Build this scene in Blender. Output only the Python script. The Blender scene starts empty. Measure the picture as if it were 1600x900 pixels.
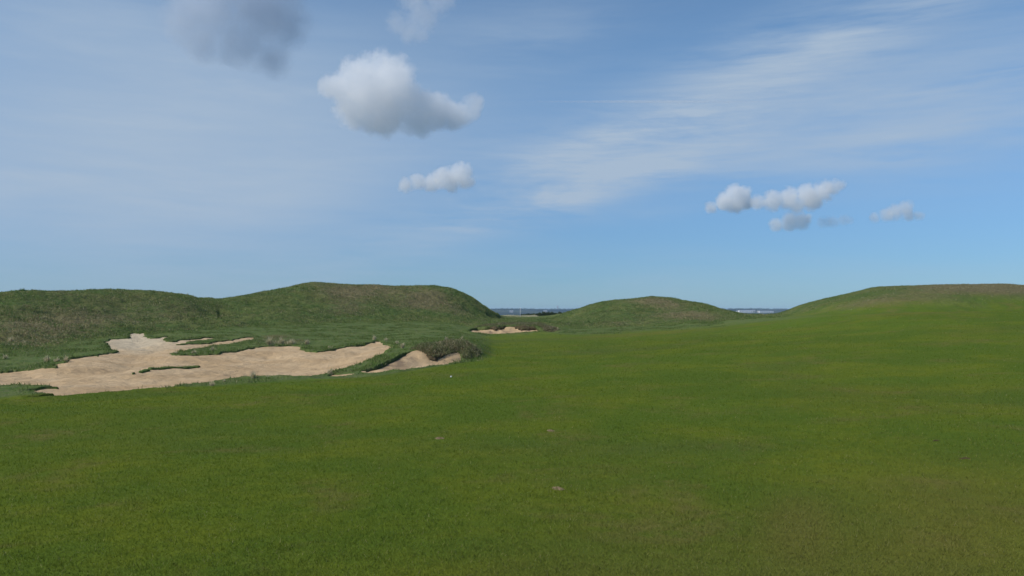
import bpy, math
import numpy as np
from mathutils import Vector, noise as mnoise
rng = np.random.default_rng(11)
R = math.radians
scene = bpy.context.scene
COL = scene.collection

# ------------------------------------------------------------------ camera model
F, PITCH, EYE = 1331.0, math.atan(39.0 / 1331.0), 1.65
def slope(py):                       # z per metre of depth for an image height
    v = 450.0 - np.asarray(py, float)
    return (F * math.sin(PITCH) + v * math.cos(PITCH)) / (F * math.cos(PITCH) - v * math.sin(PITCH))
def zat(d, py): return EYE + np.asarray(d, float) * slope(py)
def ray_pt(px, py, d): return ((px - 800.0) / F * d, d, float(zat(d, py)))

# ------------------------------------------------------------------ small maths
def pchip(x, y, xi):
    x = np.asarray(x, float); y = np.asarray(y, float); xi = np.asarray(xi, float)
    h = np.diff(x); dl = np.diff(y) / h
    m = np.zeros_like(y)
    for i in range(1, len(x) - 1):
        if dl[i-1] * dl[i] > 0:
            w1 = 2*h[i] + h[i-1]; w2 = h[i] + 2*h[i-1]
            m[i] = (w1 + w2) / (w1/dl[i-1] + w2/dl[i])
    m[0] = dl[0]; m[-1] = dl[-1]
    xc = np.clip(xi, x[0], x[-1])
    k = np.clip(np.searchsorted(x, xc) - 1, 0, len(x) - 2)
    t = (xc - x[k]) / h[k]
    return ((2*t**3-3*t**2+1)*y[k] + (t**3-2*t**2+t)*h[k]*m[k] + (-2*t**3+3*t**2)*y[k+1] + (t**3-t**2)*h[k]*m[k+1])
def sstep(a, b, x):
    t = np.clip((x - a) / (b - a), 0, 1); return t*t*(3-2*t)
_G = rng.random((4, 256, 256))
def vnoise(x, y, ch=0):
    xi = np.floor(x).astype(int); yi = np.floor(y).astype(int)
    fx = x - xi; fy = y - yi; fx = fx*fx*(3-2*fx); fy = fy*fy*(3-2*fy)
    g = _G[ch]; a = xi & 255; b = (xi+1) & 255; c = yi & 255; d = (yi+1) & 255
    return (g[a,c]*(1-fx)+g[b,c]*fx)*(1-fy) + (g[a,d]*(1-fx)+g[b,d]*fx)*fy
def fbm(x, y, s, octv=4, ch=0):
    o = 0; a = .5; t = 0
    for i in range(octv):
        o = o + a*vnoise(x*s + 17.3*i, y*s + 9.1*i, (ch+i) & 3); t += a; a *= .5; s *= 2.07
        x, y = x*.8 - y*.6, x*.6 + y*.8
    return o / t

# ------------------------------------------------------------------ terrain: feature lines across the view
# each row: list of (px, depth, py) ; z given when py is ('z', value)
L = {}
L[2] = [(0,12,-.06),(400,12,-.04),(800,12,.0),(1200,12,.1),(1600,12,.2)]                     # (px, depth, z)
RIM = [(-200,15,632),(0,17,625),(150,18.5,617),(300,20,607),(450,22,597),(600,24,586),(680,26.2,573),(760,29,562),(830,34,551),(900,38,542),
       (1000,38,538),(1100,36,535),(1300,31,532),(1600,27,530),(1800,26,530)]
MND = [(-200,18,617),(0,21,601),(150,23.5,588),(300,25.5,581),(450,28,573),(520,27,575),(560,26.6,569.5),(600,27.6,561),(640,29,547),(665,29.6,541),(700,30.6,536),
       (730,31.6,536.5),(752,32.6,545),(775,34,553),(830,42,539),(900,48,532),(1000,48,529),(1100,46,524),(1200,43,518),(1300,39,512),(1450,35,507),(1600,33,507),(1800,32,507)]
FAR = [(-200,24,590),(0,28,579),(150,34,556),(300,38,548),(450,41,542),(600,44,537),(680,48,529.5),(740,57,526),(760,64.5,523.4),(800,66,523),(850,66,521.5),
       (900,63,522.5),(1000,64,518),(1100,61,512),(1200,57,503),(1300,50,494),(1400,46.5,489),(1500,45.5,486.5),(1600,45.5,486),(1800,45,486)]
FOOT = [(-200,32,568),(0,35,557),(80,39,546),(150,45,532),(300,52,519),(450,62,510),(600,71,504.5),(700,74,505.5),(735,72,512),(760,68.2,511.5),(800,69.3,508.5),(840,69.4,508.5),
        (866,69.4,513),(900,70,515.5),(1000,74,511.5),(1100,70,505),(1200,64,498),(1300,56,493),(1400,52,491.5),(1600,51,490.5),(1800,50,490)]
MID = [(-200,44,512),(0,48,503),(150,58,494),(300,65,494),(345,69,495),(450,73,484),(600,82,480),(690,87,482),(740,90,493),(780,96,500),(812,110,500),(850,100,500),
       (885,86,502),(930,85,495),(1000,86,489),(1100,83,490),(1160,79,496),(1200,75,495.5),(1300,63,478),(1400,58,466),(1500,57,463),(1600,57,462),(1800,57,465)]
CREST = [(-200,60,470),(-60,61,461),(0,62,457.5),(36,63,453.6),(90,65,454.5),(150,68,453.2),(200,70,453.5),(260,73,457),(295,75,460),(312,76,464.5),(345,79,467.8),(360,80,465.5),
         (400,84,458),(450,88,449.5),(490,92,441.8),(515,93,442.6),(545,94,445.5),(600,96,446.2),(660,98,446.8),(700,98,450),(722,98,457),(740,98,467),(760,98,480),(775,100,489.5),
         (790,150,495),(812,200,495.6),(840,190,495.2),(862,150,493.5),(880,108,489.6),(898,100,485),(920,99,477.5),(945,98,471),(985,98,468),(1019,98,463.4),(1045,98,465.5),
         (1075,97,471),(1100,96,475.5),(1130,94,483.5),(1150,92,487.8),(1172,90,491.3),(1205,86,491.3),(1225,83,486.3),(1260,79,474),(1300,75,464.5),(1340,72,455.5),(1378,71,448.3),
         (1420,70,446.6),(1500,69,444.6),(1560,68,443.4),(1600,68,445.5),(1800,67,458)]

AZF = math.atan(1.0)                                                           # measured front sector
def az_columns():
    front = np.arange(-33.5, 33.5, 0.075)
    left = np.concatenate([np.arange(-180, -60, 6.0), np.arange(-60, -33.5, 0.5)])
    right = np.concatenate([np.arange(33.5, 60, 0.5), np.arange(60, 180.01, 6.0)])
    return np.radians(np.concatenate([left, front, right]))
AZ = az_columns(); NA = len(AZ)
rr = [0.05, .4, .8, 1.2, 1.7, 2.2, 2.8]
def ext(to, st):
    while rr[-1] < to: rr.append(rr[-1] + st(rr[-1]))
ext(15, lambda r: max(.06, r*.012)); ext(48, lambda r: .11); ext(64, lambda r: .2); ext(82, lambda r: .16); ext(125, lambda r: .28)
ext(320, lambda r: r*.012); ext(11000, lambda r: r*.08)
RAD = np.array(rr); NR = len(RAD)

def line(tab, third='py'):
    px, d, q = (np.array(c, float) for c in zip(*tab))
    z = zat(d, q) if third == 'py' else q
    azs = np.arctan((px - 800) / F)
    th = np.clip(AZ, azs[0], azs[-1])
    dd = pchip(azs, d, th); zz = pchip(azs, z, th)
    r = dd / np.cos(th)
    return r, zz
knots = []
one = np.ones(NA)
knots.append((one*.0, one*0)); knots.append((one*4.0, one*0.0))
knots.append(line(L[2], 'z'))
for t in (RIM, MND, FAR, FOOT, MID, CREST): knots.append(line(t))
rc, zc = knots[-1]
gap = sstep(math.atan(-40/F), math.atan(0/F), AZ) * (1 - sstep(math.atan(70/F), math.atan(95/F), AZ))
knots.append((rc*1.04 + .6, zc - .06))
knots.append((rc*1.3 + 6, zc*0.35*(1-gap) + (zc-.1)*gap))
knots.append((one*330, one*.25)); knots.append((one*700, one*-2.5)); knots.append((one*1200, one*-6.5)); knots.append((one*12000, one*-9.0))
# blend the two ends behind the camera
back = sstep(R(60), R(180), np.abs(AZ)) * .5
KR = np.array([k[0] for k in knots]); KZ = np.array([k[1] for k in knots])
iL, iR = 0, NA - 1
mr = (KR[:, iL] + KR[:, iR])/2; mz = (KZ[:, iL] + KZ[:, iR])/2
KR = KR*(1-2*back) + mr[:, None]*2*back; KZ = KZ*(1-2*back) + mz[:, None]*2*back
Z = np.zeros((NA, NR)); S = np.zeros((NA, NR))
sidx = np.arange(KR.shape[0])
for i in range(NA):
    Z[i] = pchip(KR[:, i], KZ[:, i], RAD); S[i] = np.interp(RAD, KR[:, i], sidx)
def blur(A, n):
    k = np.exp(-.5*(np.arange(-3*n, 3*n+1)/n)**2); k /= k.sum(); P = np.pad(A, ((3*n, 3*n), (0, 0)), mode='edge'); o = np.zeros_like(A)
    for i, w in enumerate(k): o += w*P[i:i+A.shape[0]]
    return o
Zl, Zs_ = blur(Z, 16), blur(Z, 4); wgt = sstep(2.4, 3.4, S); w7 = sstep(6.6, 7.4, S); Z = Zl*(1-wgt) + Zs_*wgt*(1-w7) + Z*w7*wgt
TH, RR_ = np.meshgrid(AZ, RAD, indexing='ij')
X = RR_*np.sin(TH); Y = RR_*np.cos(TH)
PX = 800 + F*np.tan(np.clip(TH, -1.2, 1.2))
# gentle natural undulation of the ground
und = (fbm(X, Y, .11, 3) - .5)*.30*sstep(6, 20, RR_)*(1 - sstep(2.3, 3.0, S)*(1-sstep(9,9.5,S))*.75)
Z += und
# rounded hummocks and tussocks on the rough dune faces
dune_m = sstep(6.0, 6.35, S)*(1-sstep(9.5, 10.5, S))
right_m = sstep(1190, 1300, PX)
dune_m = dune_m*(1 - .55*right_m)
semi_m = sstep(2.98, 3.12, S)*(1-sstep(6.0, 6.35, S))
semi_m = semi_m*(1-sstep(735, 775, PX + (fbm(X, Y, .5, 2)-.5)*20)) + sstep(4.75, 5.55, S + (fbm(X, Y, .3, 3)-.5)*.5)*(1-sstep(6.0, 6.35, S))*sstep(735, 775, PX)*(1-.9*sstep(1180, 1330, PX))
crest_soft = 1 - .6*np.exp(-((S-8)/.35)**2)
Z += dune_m*crest_soft*((fbm(X, Y, .45, 3, 1)-.5)*.55 + (fbm(X, Y, 1.6, 3, 2)-.5)*.24)
Z += dune_m*crest_soft*np.where(PX < 340, (fbm(X, Y, .2, 2, 2)-.5)*.7, 0)
Z += semi_m*((fbm(X, Y, .8, 3, 1)-.5)*.14 + (fbm(X, Y, 3.0, 2, 2)-.5)*.04)
ZB = Z.copy()                                            # ground before the bunkers are dug

def sample(A, x, y):
    x = np.asarray(x, float); y = np.asarray(y, float)
    th = np.arctan2(x, y); r = np.hypot(x, y)
    i = np.clip(np.searchsorted(AZ, th) - 1, 0, NA-2); j = np.clip(np.searchsorted(RAD, r) - 1, 0, NR-2)
    u = np.clip((th - AZ[i])/(AZ[i+1]-AZ[i]), 0, 1); v = np.clip((r - RAD[j])/(RAD[j+1]-RAD[j]), 0, 1)
    return (A[i,j]*(1-u)+A[i+1,j]*u)*(1-v) + (A[i,j+1]*(1-u)+A[i+1,j+1]*u)*v
def drop(px, py, A=None, dmin=6, dmax=400):              # where a sight line first meets the ground
    A = ZB if A is None else A
    d = np.exp(np.linspace(math.log(dmin), math.log(dmax), 3000))
    x = (px-800)/F*d; g = sample(A, x, d); z = zat(d, py)
    k = np.argmax(z <= g)
    if k == 0: k = len(d)-1
    return x[k], d[k]
def world_poly(pts): return np.array([drop(a, b) for a, b in pts])

# ------------------------------------------------------------------ bunkers (outlines on the ground)
BIG = [(-110,596),(-60,590),(0,583),(20,580.5),(50,577.5),(88,574.5),(84,570),(88,567),(104,567.5),(110,561.5),(150,556.5),(170,553.5),(186,551),(170,544),(162,535),(176,530.5),(204,529.5),(203,524),(206,521.5),(223,521.5),(224,526),(238,529.5),
       (262,526.5),(256,532),(268,534.5),(300,530.5),(338,527.5),(338,529),(300,534),(272,539.5),(290,539),(330,536.5),(372,530.5),(398,527.5),(400,530),(372,536),(330,542.5),(290,548),(268,553.5),(280,556.5),(310,555.5),(345,553),(378,548.5),(400,544),
       (430,541),(455,540),(470,542),(473,546),(480,549.5),(497,550.5),(512,548),(530,545),(556,540.5),(578,536),(592,533.5),(597,537),(608,540),(622,541),
       (603,551),(584,561),(566,568),(548,574),(525,580),(508,584),(488,590),(460,590.5),(425,589.5),(398,589.5),(370,592),(340,596.5),(305,600.5),(268,607),(200,612.5),(120,619.5),(60,623.2),
       (52,621.5),(76,618.5),(60,611),(66,609),(98,608),(62,604.8),(20,603.6),(-10,604.5),(-60,609)]
ISLAND = [(198,585.5),(214,580.5),(245,575.5),(275,573.8),(300,572.5),(320,572),(316,574),(285,577),(250,580),(224,583),(212,586.5)]
SMALL = [(568,581.5),(572,576),(590,572),(602,566),(614,560),(626,553),(640,548.5),(652,547),(662,548),(690,548),(716,551),(720,556),(719.5,564.5),(700,567.5),(670,571.5),(640,575.3),(600,580),(580,582)]
SLIVER = [(514,588.4),(520,584.5),(535,584),(552,583.4),(551,584.6),(530,587.5)]
FARB = [(733,518.5),(737,515.5),(746,513.8),(757,513),(768,511.5),(780,512),(790,510.5),(805,510.5),(820,511.5),(838,512.5),(842,515.5),(843,519.3),(820,520.6),(790,522.3),(760,522.8),(741,521.4)]
def refine(P, amp, n=6):
    out = []
    for i in range(len(P)):
        a, b = P[i], P[(i+1) % len(P)]
        m = max(1, int(np.hypot(*(b-a))/.35)); nrm = np.array([-(b-a)[1], (b-a)[0]])/max(1e-6, np.hypot(*(b-a)))
        for k in range(m):
            q = a + (b-a)*k/m
            out.append(q + (nrm*amp*(rng.random()-.5)*2 if k else 0))
    return np.array(out)
polys = {}
for nm, pts, amp in (('big', BIG, .05), ('island', ISLAND, .04), ('small', SMALL, .03), ('sliver', SLIVER, .02), ('far', FARB, .05)):
    polys[nm] = refine(world_poly(pts), amp)
def sdf(P, x, y):                                        # >0 inside
    sh = x.shape; x = x.ravel(); y = y.ravel()
    best = np.full(x.shape, 1e9); inside = np.zeros(x.shape, bool)
    for i in range(len(P)):
        ax, ay = P[i]; bx, by = P[(i+1) % len(P)]
        ex, ey = bx-ax, by-ay; L2 = ex*ex+ey*ey + 1e-12
        t = np.clip(((x-ax)*ex + (y-ay)*ey)/L2, 0, 1)
        best = np.minimum(best, (x-ax-ex*t)**2 + (y-ay-ey*t)**2)
        c = ((ay > y) != (by > y))
        with np.errstate(all='ignore'): inside ^= c & (x < (bx-ax)*(y-ay)/((by-ay) if by != ay else 1e-9) + ax)
    d = np.sqrt(best)
    return np.where(inside, d, -d).reshape(sh)
def sdf_grid(P, pad=3.0):
    out = np.full(Z.shape, -9.0)
    x0, y0 = P.min(0)-pad; x1, y1 = P.max(0)+pad
    m = (X > x0) & (X < x1) & (Y > y0) & (Y < y1)
    out[m] = sdf(P, X[m], Y[m]); return out
SD = {k: sdf_grid(v) for k, v in polys.items()}
sd_big = np.minimum(SD['big'], np.where(SD['island'] > -8, .13 - SD['island'], 9))
rag = (fbm(X, Y, 4.5, 3, 1)-.5)*.34 + (fbm(X, Y, 1.3, 2, 3)-.5)*.25
sd_big = sd_big + rag*sstep(-1.2, -.2, sd_big)
sd_small = SD['small'] + rag*.35; sd_sl = SD['sliver'] + rag*.3; sd_far = SD['far'] + rag*.4
dig = lambda sd, w, dep: -dep*sstep(-.03, w, sd)
lip = lambda sd, h, w: h*np.exp(-((sd+.12)/w)**2)*(sd < 0)
zb = Z.copy()
Z = Z + dig(sd_big, .16, .75) + dig(sd_small, .14, .6) + dig(sd_sl, .12, .3) + dig(sd_far, .2, .8)
Z += lip(sd_big, .05, .3) + lip(sd_far, .10, .5)
ZG = Z
# sand level under each rim
def sand_z(sd, rim, deep, w, ripple):
    return zb - rim*(.25 + 1.5*sstep(.35, .65, fbm(X, Y, .9, 3, 2))) - deep*sstep(0, w, sd) + ripple*sstep(0, .5, sd)
rip = (fbm(X, Y, 1.1, 4, 1)-.5)*.10 + (fbm(X, Y, 5, 3, 2)-.5)*.035
ZS = {'big': sand_z(sd_big, (.012 + .023*sstep(400, 520, PX)), .16, 2.6, rip), 'small': sand_z(sd_small, .07, .10, .8, rip*.7), 'sliver': sand_z(sd_sl, .02, .03, .5, rip*.1), 'far': sand_z(sd_far, .09, .16, 1.4, rip)}

# ------------------------------------------------------------------ attributes that colour the ground
dry = np.zeros_like(Z)
def spot(px, s, wp, ws, a):
    global dry
    dry = dry + a*np.exp(-((PX-px)/wp)**2 - ((S-s)/ws)**2)
spot(510,7.95,60,.25,.5); spot(550,7.5,60,.3,.85); spot(600,7.75,40,.2,.6); spot(545,6.9,40,.4,.5); spot(670,7.4,45,.35,.75); spot(700,7.0,60,.3,.4); spot(640,7.1,40,.2,.4)
spot(90,6.6,90,.5,.6); spot(190,6.9,120,.4,.45); spot(20,6.9,60,.5,.4); spot(100,7.6,70,.3,.3); spot(230,7.5,80,.3,.35); spot(300,7.2,50,.3,.2)
spot(1040,7.5,35,.3,.85); spot(1060,6.8,45,.35,.8); spot(1000,7.7,30,.3,.6); spot(1100,6.7,40,.3,.5); spot(960,6.3,60,.25,.4)
spot(1400,6.9,90,.35,.6); spot(1520,7.6,110,.45,1.0); spot(1600,7.5,90,.5,.8); spot(1330,6.8,60,.3,.3); spot(1430,4.95,80,.5,.5); spot(1350,4.8,80,.3,.3)
spot(940,4.5,90,.35,.55); spot(1050,4.75,80,.3,.4); spot(1180,4.6,120,.4,.25); spot(1250,3.9,150,.3,.3)
spot(430,5.5,30,.12,.6); spot(450,5.2,30,.1,.7); spot(812,8.0,35,.2,.8)
spot(1000,1.12,420,.22,.6); spot(1500,1.35,260,.4,.6); spot(150,1.1,200,.15,.35); spot(1240,1.35,60,.12,.5); spot(950,1.6,260,.2,.25); spot(1350,2.2,200,.2,.3)
lush = np.clip(semi_m*(1-dry), 0, 1)

# ------------------------------------------------------------------ node helpers
class NT:
    def __init__(s, tree): s.t = tree; s.n = tree.nodes; s.n.clear()
    def add(s, typ, **kw):
        nd = s.n.new(typ)
        for k, v in kw.items(): setattr(nd, k, v)
        return nd
    def link(s, a, b): s.t.links.new(a, b)
    def put(s, nd, key, v):
        if hasattr(v, 'is_linked') or isinstance(v, bpy.types.NodeSocket): s.link(v, nd.inputs[key])
        else: nd.inputs[key].default_value = v
    def m(s, op, a, b=None, c=None, clamp=False):
        nd = s.add('ShaderNodeMath', operation=op, use_clamp=clamp)
        for i, v in enumerate((a, b, c)):
            if v is not None: s.put(nd, i, v)
        return nd.outputs[0]
    def mix(s, f, a, b, blend='MIX'):
        nd = s.add('ShaderNodeMix', data_type='RGBA', blend_type=blend)
        s.put(nd, 0, f); s.put(nd, 6, a if not isinstance(a, tuple) else (*a, 1)); s.put(nd, 7, b if not isinstance(b, tuple) else (*b, 1))
        return nd.outputs[2]
    def noise(s, vec, scale, detail=3, rough=.55, dist=0, out=0):
        nd = s.add('ShaderNodeTexNoise'); s.link(vec, nd.inputs['Vector'])
        nd.inputs['Scale'].default_value = scale; nd.inputs['Detail'].default_value = detail
        nd.inputs['Roughness'].default_value = rough; nd.inputs['Distortion'].default_value = dist
        return nd.outputs[out]
    def ramp(s, v, a, b, smooth=True, lo=0., hi=1.):
        nd = s.add('ShaderNodeMapRange', interpolation_type='SMOOTHSTEP' if smooth else 'LINEAR')
        s.put(nd, 0, v); s.put(nd, 1, a); s.put(nd, 2, b); s.put(nd, 3, lo); s.put(nd, 4, hi)
        return nd.outputs[0]
    def mapping(s, vec, scale=(1,1,1), rot=(0,0,0), loc=(0,0,0)):
        nd = s.add('ShaderNodeMapping'); s.link(vec, nd.inputs[0])
        nd.inputs['Scale'].default_value = scale; nd.inputs['Rotation'].default_value = rot; nd.inputs['Location'].default_value = loc
        return nd.outputs[0]
    def attr(s, name): return s.add('ShaderNodeAttribute', attribute_name=name).outputs['Fac']
def material(name):
    m = bpy.data.materials.new(name); m.use_nodes = True
    return m, NT(m.node_tree)
def finish(t, col, rough=.95, spec=.15, normal=None, sub=0):
    b = t.add('ShaderNodeBsdfPrincipled'); t.put(b, 'Base Color', col if not isinstance(col, tuple) else (*col, 1))
    t.put(b, 'Roughness', rough); t.put(b, 'Specular IOR Level', spec)
    if normal is not None: t.link(normal, b.inputs['Normal'])
    o = t.add('ShaderNodeOutputMaterial'); t.link(b.outputs[0], o.inputs[0]); return b
def bump(t, h, strength, dist):
    nd = t.add('ShaderNodeBump'); t.put(nd, 'Height', h); nd.inputs['Strength'].default_value = strength; nd.inputs['Distance'].default_value = dist
    return nd.outputs[0]
def plain(name, col, rough=.8, spec=.3):
    m, t = material(name); finish(t, col, rough, spec); return m

FAIR_A, FAIR_B, FAIR_C = (.080,.124,.012), (.130,.156,.012), (.155,.130,.040)
def turf_colour(t, vec):
    """mown turf: yellow-green with worn and lush patches, coordinates in metres"""
    n1 = t.noise(vec, .38, 4, .6, .4); n2 = t.noise(vec, 1.4, 4, .65, .3); n3 = t.noise(vec, 7, 3, .65)
    c = t.mix(t.ramp(n1, .38, .66), FAIR_A, FAIR_B)
    c = t.mix(t.ramp(n2, .42, .72, hi=.75), c, FAIR_A)
    worn = t.m('MULTIPLY', t.ramp(t.noise(t.mapping(vec, loc=(31,7,0)), .55, 5, .65, .6), .50, .70), t.ramp(t.noise(vec, 3.1, 4, .7), .3, .6))
    c = t.mix(t.m('MULTIPLY', worn, .8), c, FAIR_C)
    big = t.noise(t.mapping(vec, (.6, 1, 1), loc=(3,11,0)), .13, 3, .55, .5)
    c = t.mix(t.ramp(big, .52, .68, hi=.45), c, (.085,.098,.030)); c = t.mix(t.ramp(big, .46, .30, hi=.4), c, (.075,.150,.012))
    c = t.mix(t.ramp(n3, .3, .75, hi=.28), c, (.035,.075,.010))
    return c
def ground_material():
    m, t = material('turf_and_dune')
    tc = t.add('ShaderNodeTexCoord'); v = tc.outputs['Object']
    rough, semi, dr = t.attr('rough'), t.attr('semi'), t.attr('dry')
    fair = turf_colour(t, v)
    fair = t.mix(t.ramp(dr, .1, .9, hi=.6), fair, (.14,.115,.028))
    fine = t.noise(v, 70, 3, .8); fine2 = t.noise(v, 260, 2, .8); straw = t.noise(t.mapping(v, (1,.6,1)), 38, 3, .8)
    fair = t.mix(t.ramp(fine, .35, .65, hi=.55), fair, t.mix(.5, fair, (.03,.06,.008)))
    fair = t.mix(t.ramp(fine2, .5, .8, hi=.5), fair, (.15,.18,.035))
    fair = t.mix(t.ramp(straw, .62, .76, hi=.5), fair, (.22,.20,.09))
    s1 = t.noise(v, .7, 4, .6); s2 = t.noise(v, 5, 4, .7)
    sm = t.mix(t.ramp(s1, .35, .7), (.074,.126,.030), (.112,.146,.038))
    sm = t.mix(t.ramp(s2, .40, .62, hi=.75), sm, (.130,.138,.066))
    sm = t.mix(t.ramp(dr, .15, .7, hi=.8), sm, (.15,.115,.055))
    d1 = t.noise(v, .35, 5, .65, .5); d2 = t.noise(v, 1.7, 5, .7, .4); d3 = t.noise(v, 9, 3, .7)
    du = t.mix(t.ramp(d1, .36, .62), (.088,.136,.038), (.138,.156,.052))
    du = t.mix(t.ramp(t.m('ADD', dr, t.m('MULTIPLY', t.m('SUBTRACT', d2, .5), 1.3)), .15, .85, hi=.85), du, (.20,.160,.090))
    du = t.mix(t.ramp(d3, .42, .62, hi=.6), du, (.050,.072,.022))
    du = t.mix(t.ramp(t.noise(v, 4.3, 4, .75, .5), .60, .74, hi=.6), du, (.26,.225,.12))
    sm = t.mix(t.ramp(t.noise(v, 13, 3, .75), .45, .65, hi=.5), sm, (.040,.080,.020)); c = t.mix(semi, fair, sm); c = t.mix(rough, c, du)
    soil = t.attr('soil'); c = t.mix(soil, c, (.045,.030,.017))
    h = t.m('ADD', t.m('MULTIPLY', fine, .010), t.m('MULTIPLY', t.noise(v, 18, 3, .7), .016))
    h = t.m('ADD', h, t.m('MULTIPLY', t.m('MULTIPLY', t.noise(v, 3.2, 5, .7), .30), t.m('ADD', rough, t.m('MULTIPLY', semi, .35))))
    finish(t, c, 1.0, .05, bump(t, h, 1.0, 1.0)); return m
GROUND = ground_material()

# ------------------------------------------------------------------ mesh helpers
def mesh_obj(name, verts, faces, mat, parent=None, attrs=None, smooth=False, mats=None):
    me = bpy.data.meshes.new(name)
    verts = np.asarray(verts, np.float32)
    if isinstance(faces, np.ndarray):
        n, k = faces.shape
        me.vertices.add(len(verts)); me.vertices.foreach_set('co', verts.ravel())
        me.loops.add(n*k); me.loops.foreach_set('vertex_index', faces.astype(np.int32).ravel())
        me.polygons.add(n); me.polygons.foreach_set('loop_start', np.arange(0, n*k, k, dtype=np.int32))
        me.polygons.foreach_set('loop_total', np.full(n, k, np.int32))
        me.update(calc_edges=True)
    else:
        me.from_pydata([tuple(map(float, v)) for v in verts], [], faces); me.update()
    if smooth: me.polygons.foreach_set('use_smooth', np.ones(len(me.polygons), bool))
    for k, a in (attrs or {}).items():
        at = me.attributes.new(k, 'FLOAT', 'POINT'); at.data.foreach_set('value', np.asarray(a, np.float32))
    me.materials.append(mat)
    o = bpy.data.objects.new(name, me); COL.objects.link(o)
    if parent: o.parent = parent
    return o
def tag(o, label=None, cat=None, group=None, kind=None):
    if label: o['label'] = label
    if cat: o['category'] = cat
    if group: o['group'] = group
    if kind: o['kind'] = kind
    return o
def empty(name, loc=(0,0,0)):
    e = bpy.data.objects.new(name, None); e.location = loc; e.empty_display_size = .2; COL.objects.link(e); return e

# grid normals for the whole sheet so that split pieces shade without a seam
def grid_normals(Zg):
    P = np.stack([X, Y, Zg], -1)
    da = np.gradient(P, axis=0); db = np.gradient(P, axis=1)
    n = np.cross(da, db); n *= np.sign(n[..., 2:3] + 1e-12)
    return n/np.maximum(1e-9, np.linalg.norm(n, axis=-1, keepdims=True))
NG = grid_normals(ZG)
ii, jj = np.meshgrid(np.arange(NA-1), np.arange(NR-1), indexing='ij')
FA = np.stack([ii*NR+jj, (ii+1)*NR+jj, (ii+1)*NR+jj+1, ii*NR+jj+1], -1)      # quads, facing up
Sc = (S[:-1, :-1]+S[1:, 1:])/2; PXc = (PX[:-1, :-1]+PX[1:, 1:])/2; THc = (TH[:-1,:-1]+TH[1:,1:])/2
def piece(name, mask, zg, norms, mat, attrs, label, cat):
    f = FA[mask]
    used, inv = np.unique(f.ravel(), return_inverse=True)
    v = np.stack([X.ravel()[used], Y.ravel()[used], zg.ravel()[used]], -1)
    o = mesh_obj(name, v, inv.reshape(-1, 4), mat, None, {k: a.ravel()[used] for k, a in attrs.items()}, True)
    if norms is not None: o.data.normals_split_custom_set_from_vertices(norms.reshape(-1, 3)[used])
    return tag(o, label, cat, kind='structure')
soil = np.zeros_like(Z)
for sd, w in ((sd_big, .5), (sd_small, 1), (sd_far, 1), (sd_sl, .6)): soil = np.maximum(soil, w*sstep(-.02, .06, sd))
GA = {'rough': np.clip(sstep(6.0, 6.35, S)*(1-sstep(9.5, 10.5, S))*(1-right_m) + right_m*sstep(6.05, 7.5, S + (fbm(X, Y, .25, 3)-.5)*.7), 0, 1), 'semi': np.clip(semi_m, 0, 1), 'dry': dry, 'soil': soil}
front = np.abs(THc) < R(60)
dune = front & (Sc > 6.12) & (Sc < 10.0)
m1 = dune & (PXc < 345); m2 = dune & (PXc >= 345) & (PXc < 792); m3 = dune & (PXc > 868) & (PXc < 1195); m4 = dune & (PXc >= 1195)
alld = m1 | m2 | m3 | m4
fw = (Sc < 5.05) & ~((Sc > 3.06) & (PXc < 755)) & front
piece('hill', m1, ZG, NG, GROUND, GA, 'long low rough-grass dune above the pale sand tongue', 'dune')
piece('hill', m2, ZG, NG, GROUND, GA, 'flat-topped grassy dune with a brown streaked face', 'dune')
piece('hill', m3, ZG, NG, GROUND, GA, 'small humped dune beside the far bunker', 'dune')
piece('hill', m4, ZG, NG, GROUND, GA, 'broad hill with a dry tan top above the fairway slope', 'dune')
piece('fairway', fw, ZG, NG, GROUND, GA, 'mown yellow-green golf fairway sloping up to the hill', 'fairway')
piece('ground', ~alld & ~fw, ZG, NG, GROUND, GA, 'longer green grass round the bunkers and dune feet', 'ground')

# ------------------------------------------------------------------ sand
def sand_material():
    m, t = material('bunker_sand')
    v = t.add('ShaderNodeTexCoord').outputs['Object']
    a = t.noise(v, .5, 5, .6, .4); b = t.noise(t.mapping(v, (1, 3, 1)), 2.6, 5, .7, .3); c3 = t.noise(v, 14, 4, .75)
    c = t.mix(t.ramp(a, .35, .68), (.45,.315,.175), (.53,.39,.235))
    c = t.mix(t.ramp(b, .45, .75, hi=.55), c, (.36,.245,.145))
    c = t.mix(t.attr('grey'), c, (.51,.42,.29))
    c = t.mix(t.m('MULTIPLY', t.attr('dark'), t.ramp(t.noise(v, 3, 4, .7), .35, .6)), c, (.20,.145,.10))  # mottled darker tone that stands in for the grass lip's shadow
    c = t.mix(t.ramp(c3, .5, .8, hi=.4), c, (.27,.19,.115))
    h = t.m('ADD', t.m('MULTIPLY', b, .10), t.m('ADD', t.m('MULTIPLY', c3, .05), t.m('MULTIPLY', t.noise(v, 45, 3, .7), .012)))
    finish(t, c, 1.0, .1, bump(t, h, .8, 1.0)); return m
SAND = sand_material()
greyz = np.clip(np.exp(-((PX-212)/75)**2) * sstep(4.9, 5.6, S + (fbm(X, Y, .8, 3)-.5)*.5)*1.1, 0, 1)
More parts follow.
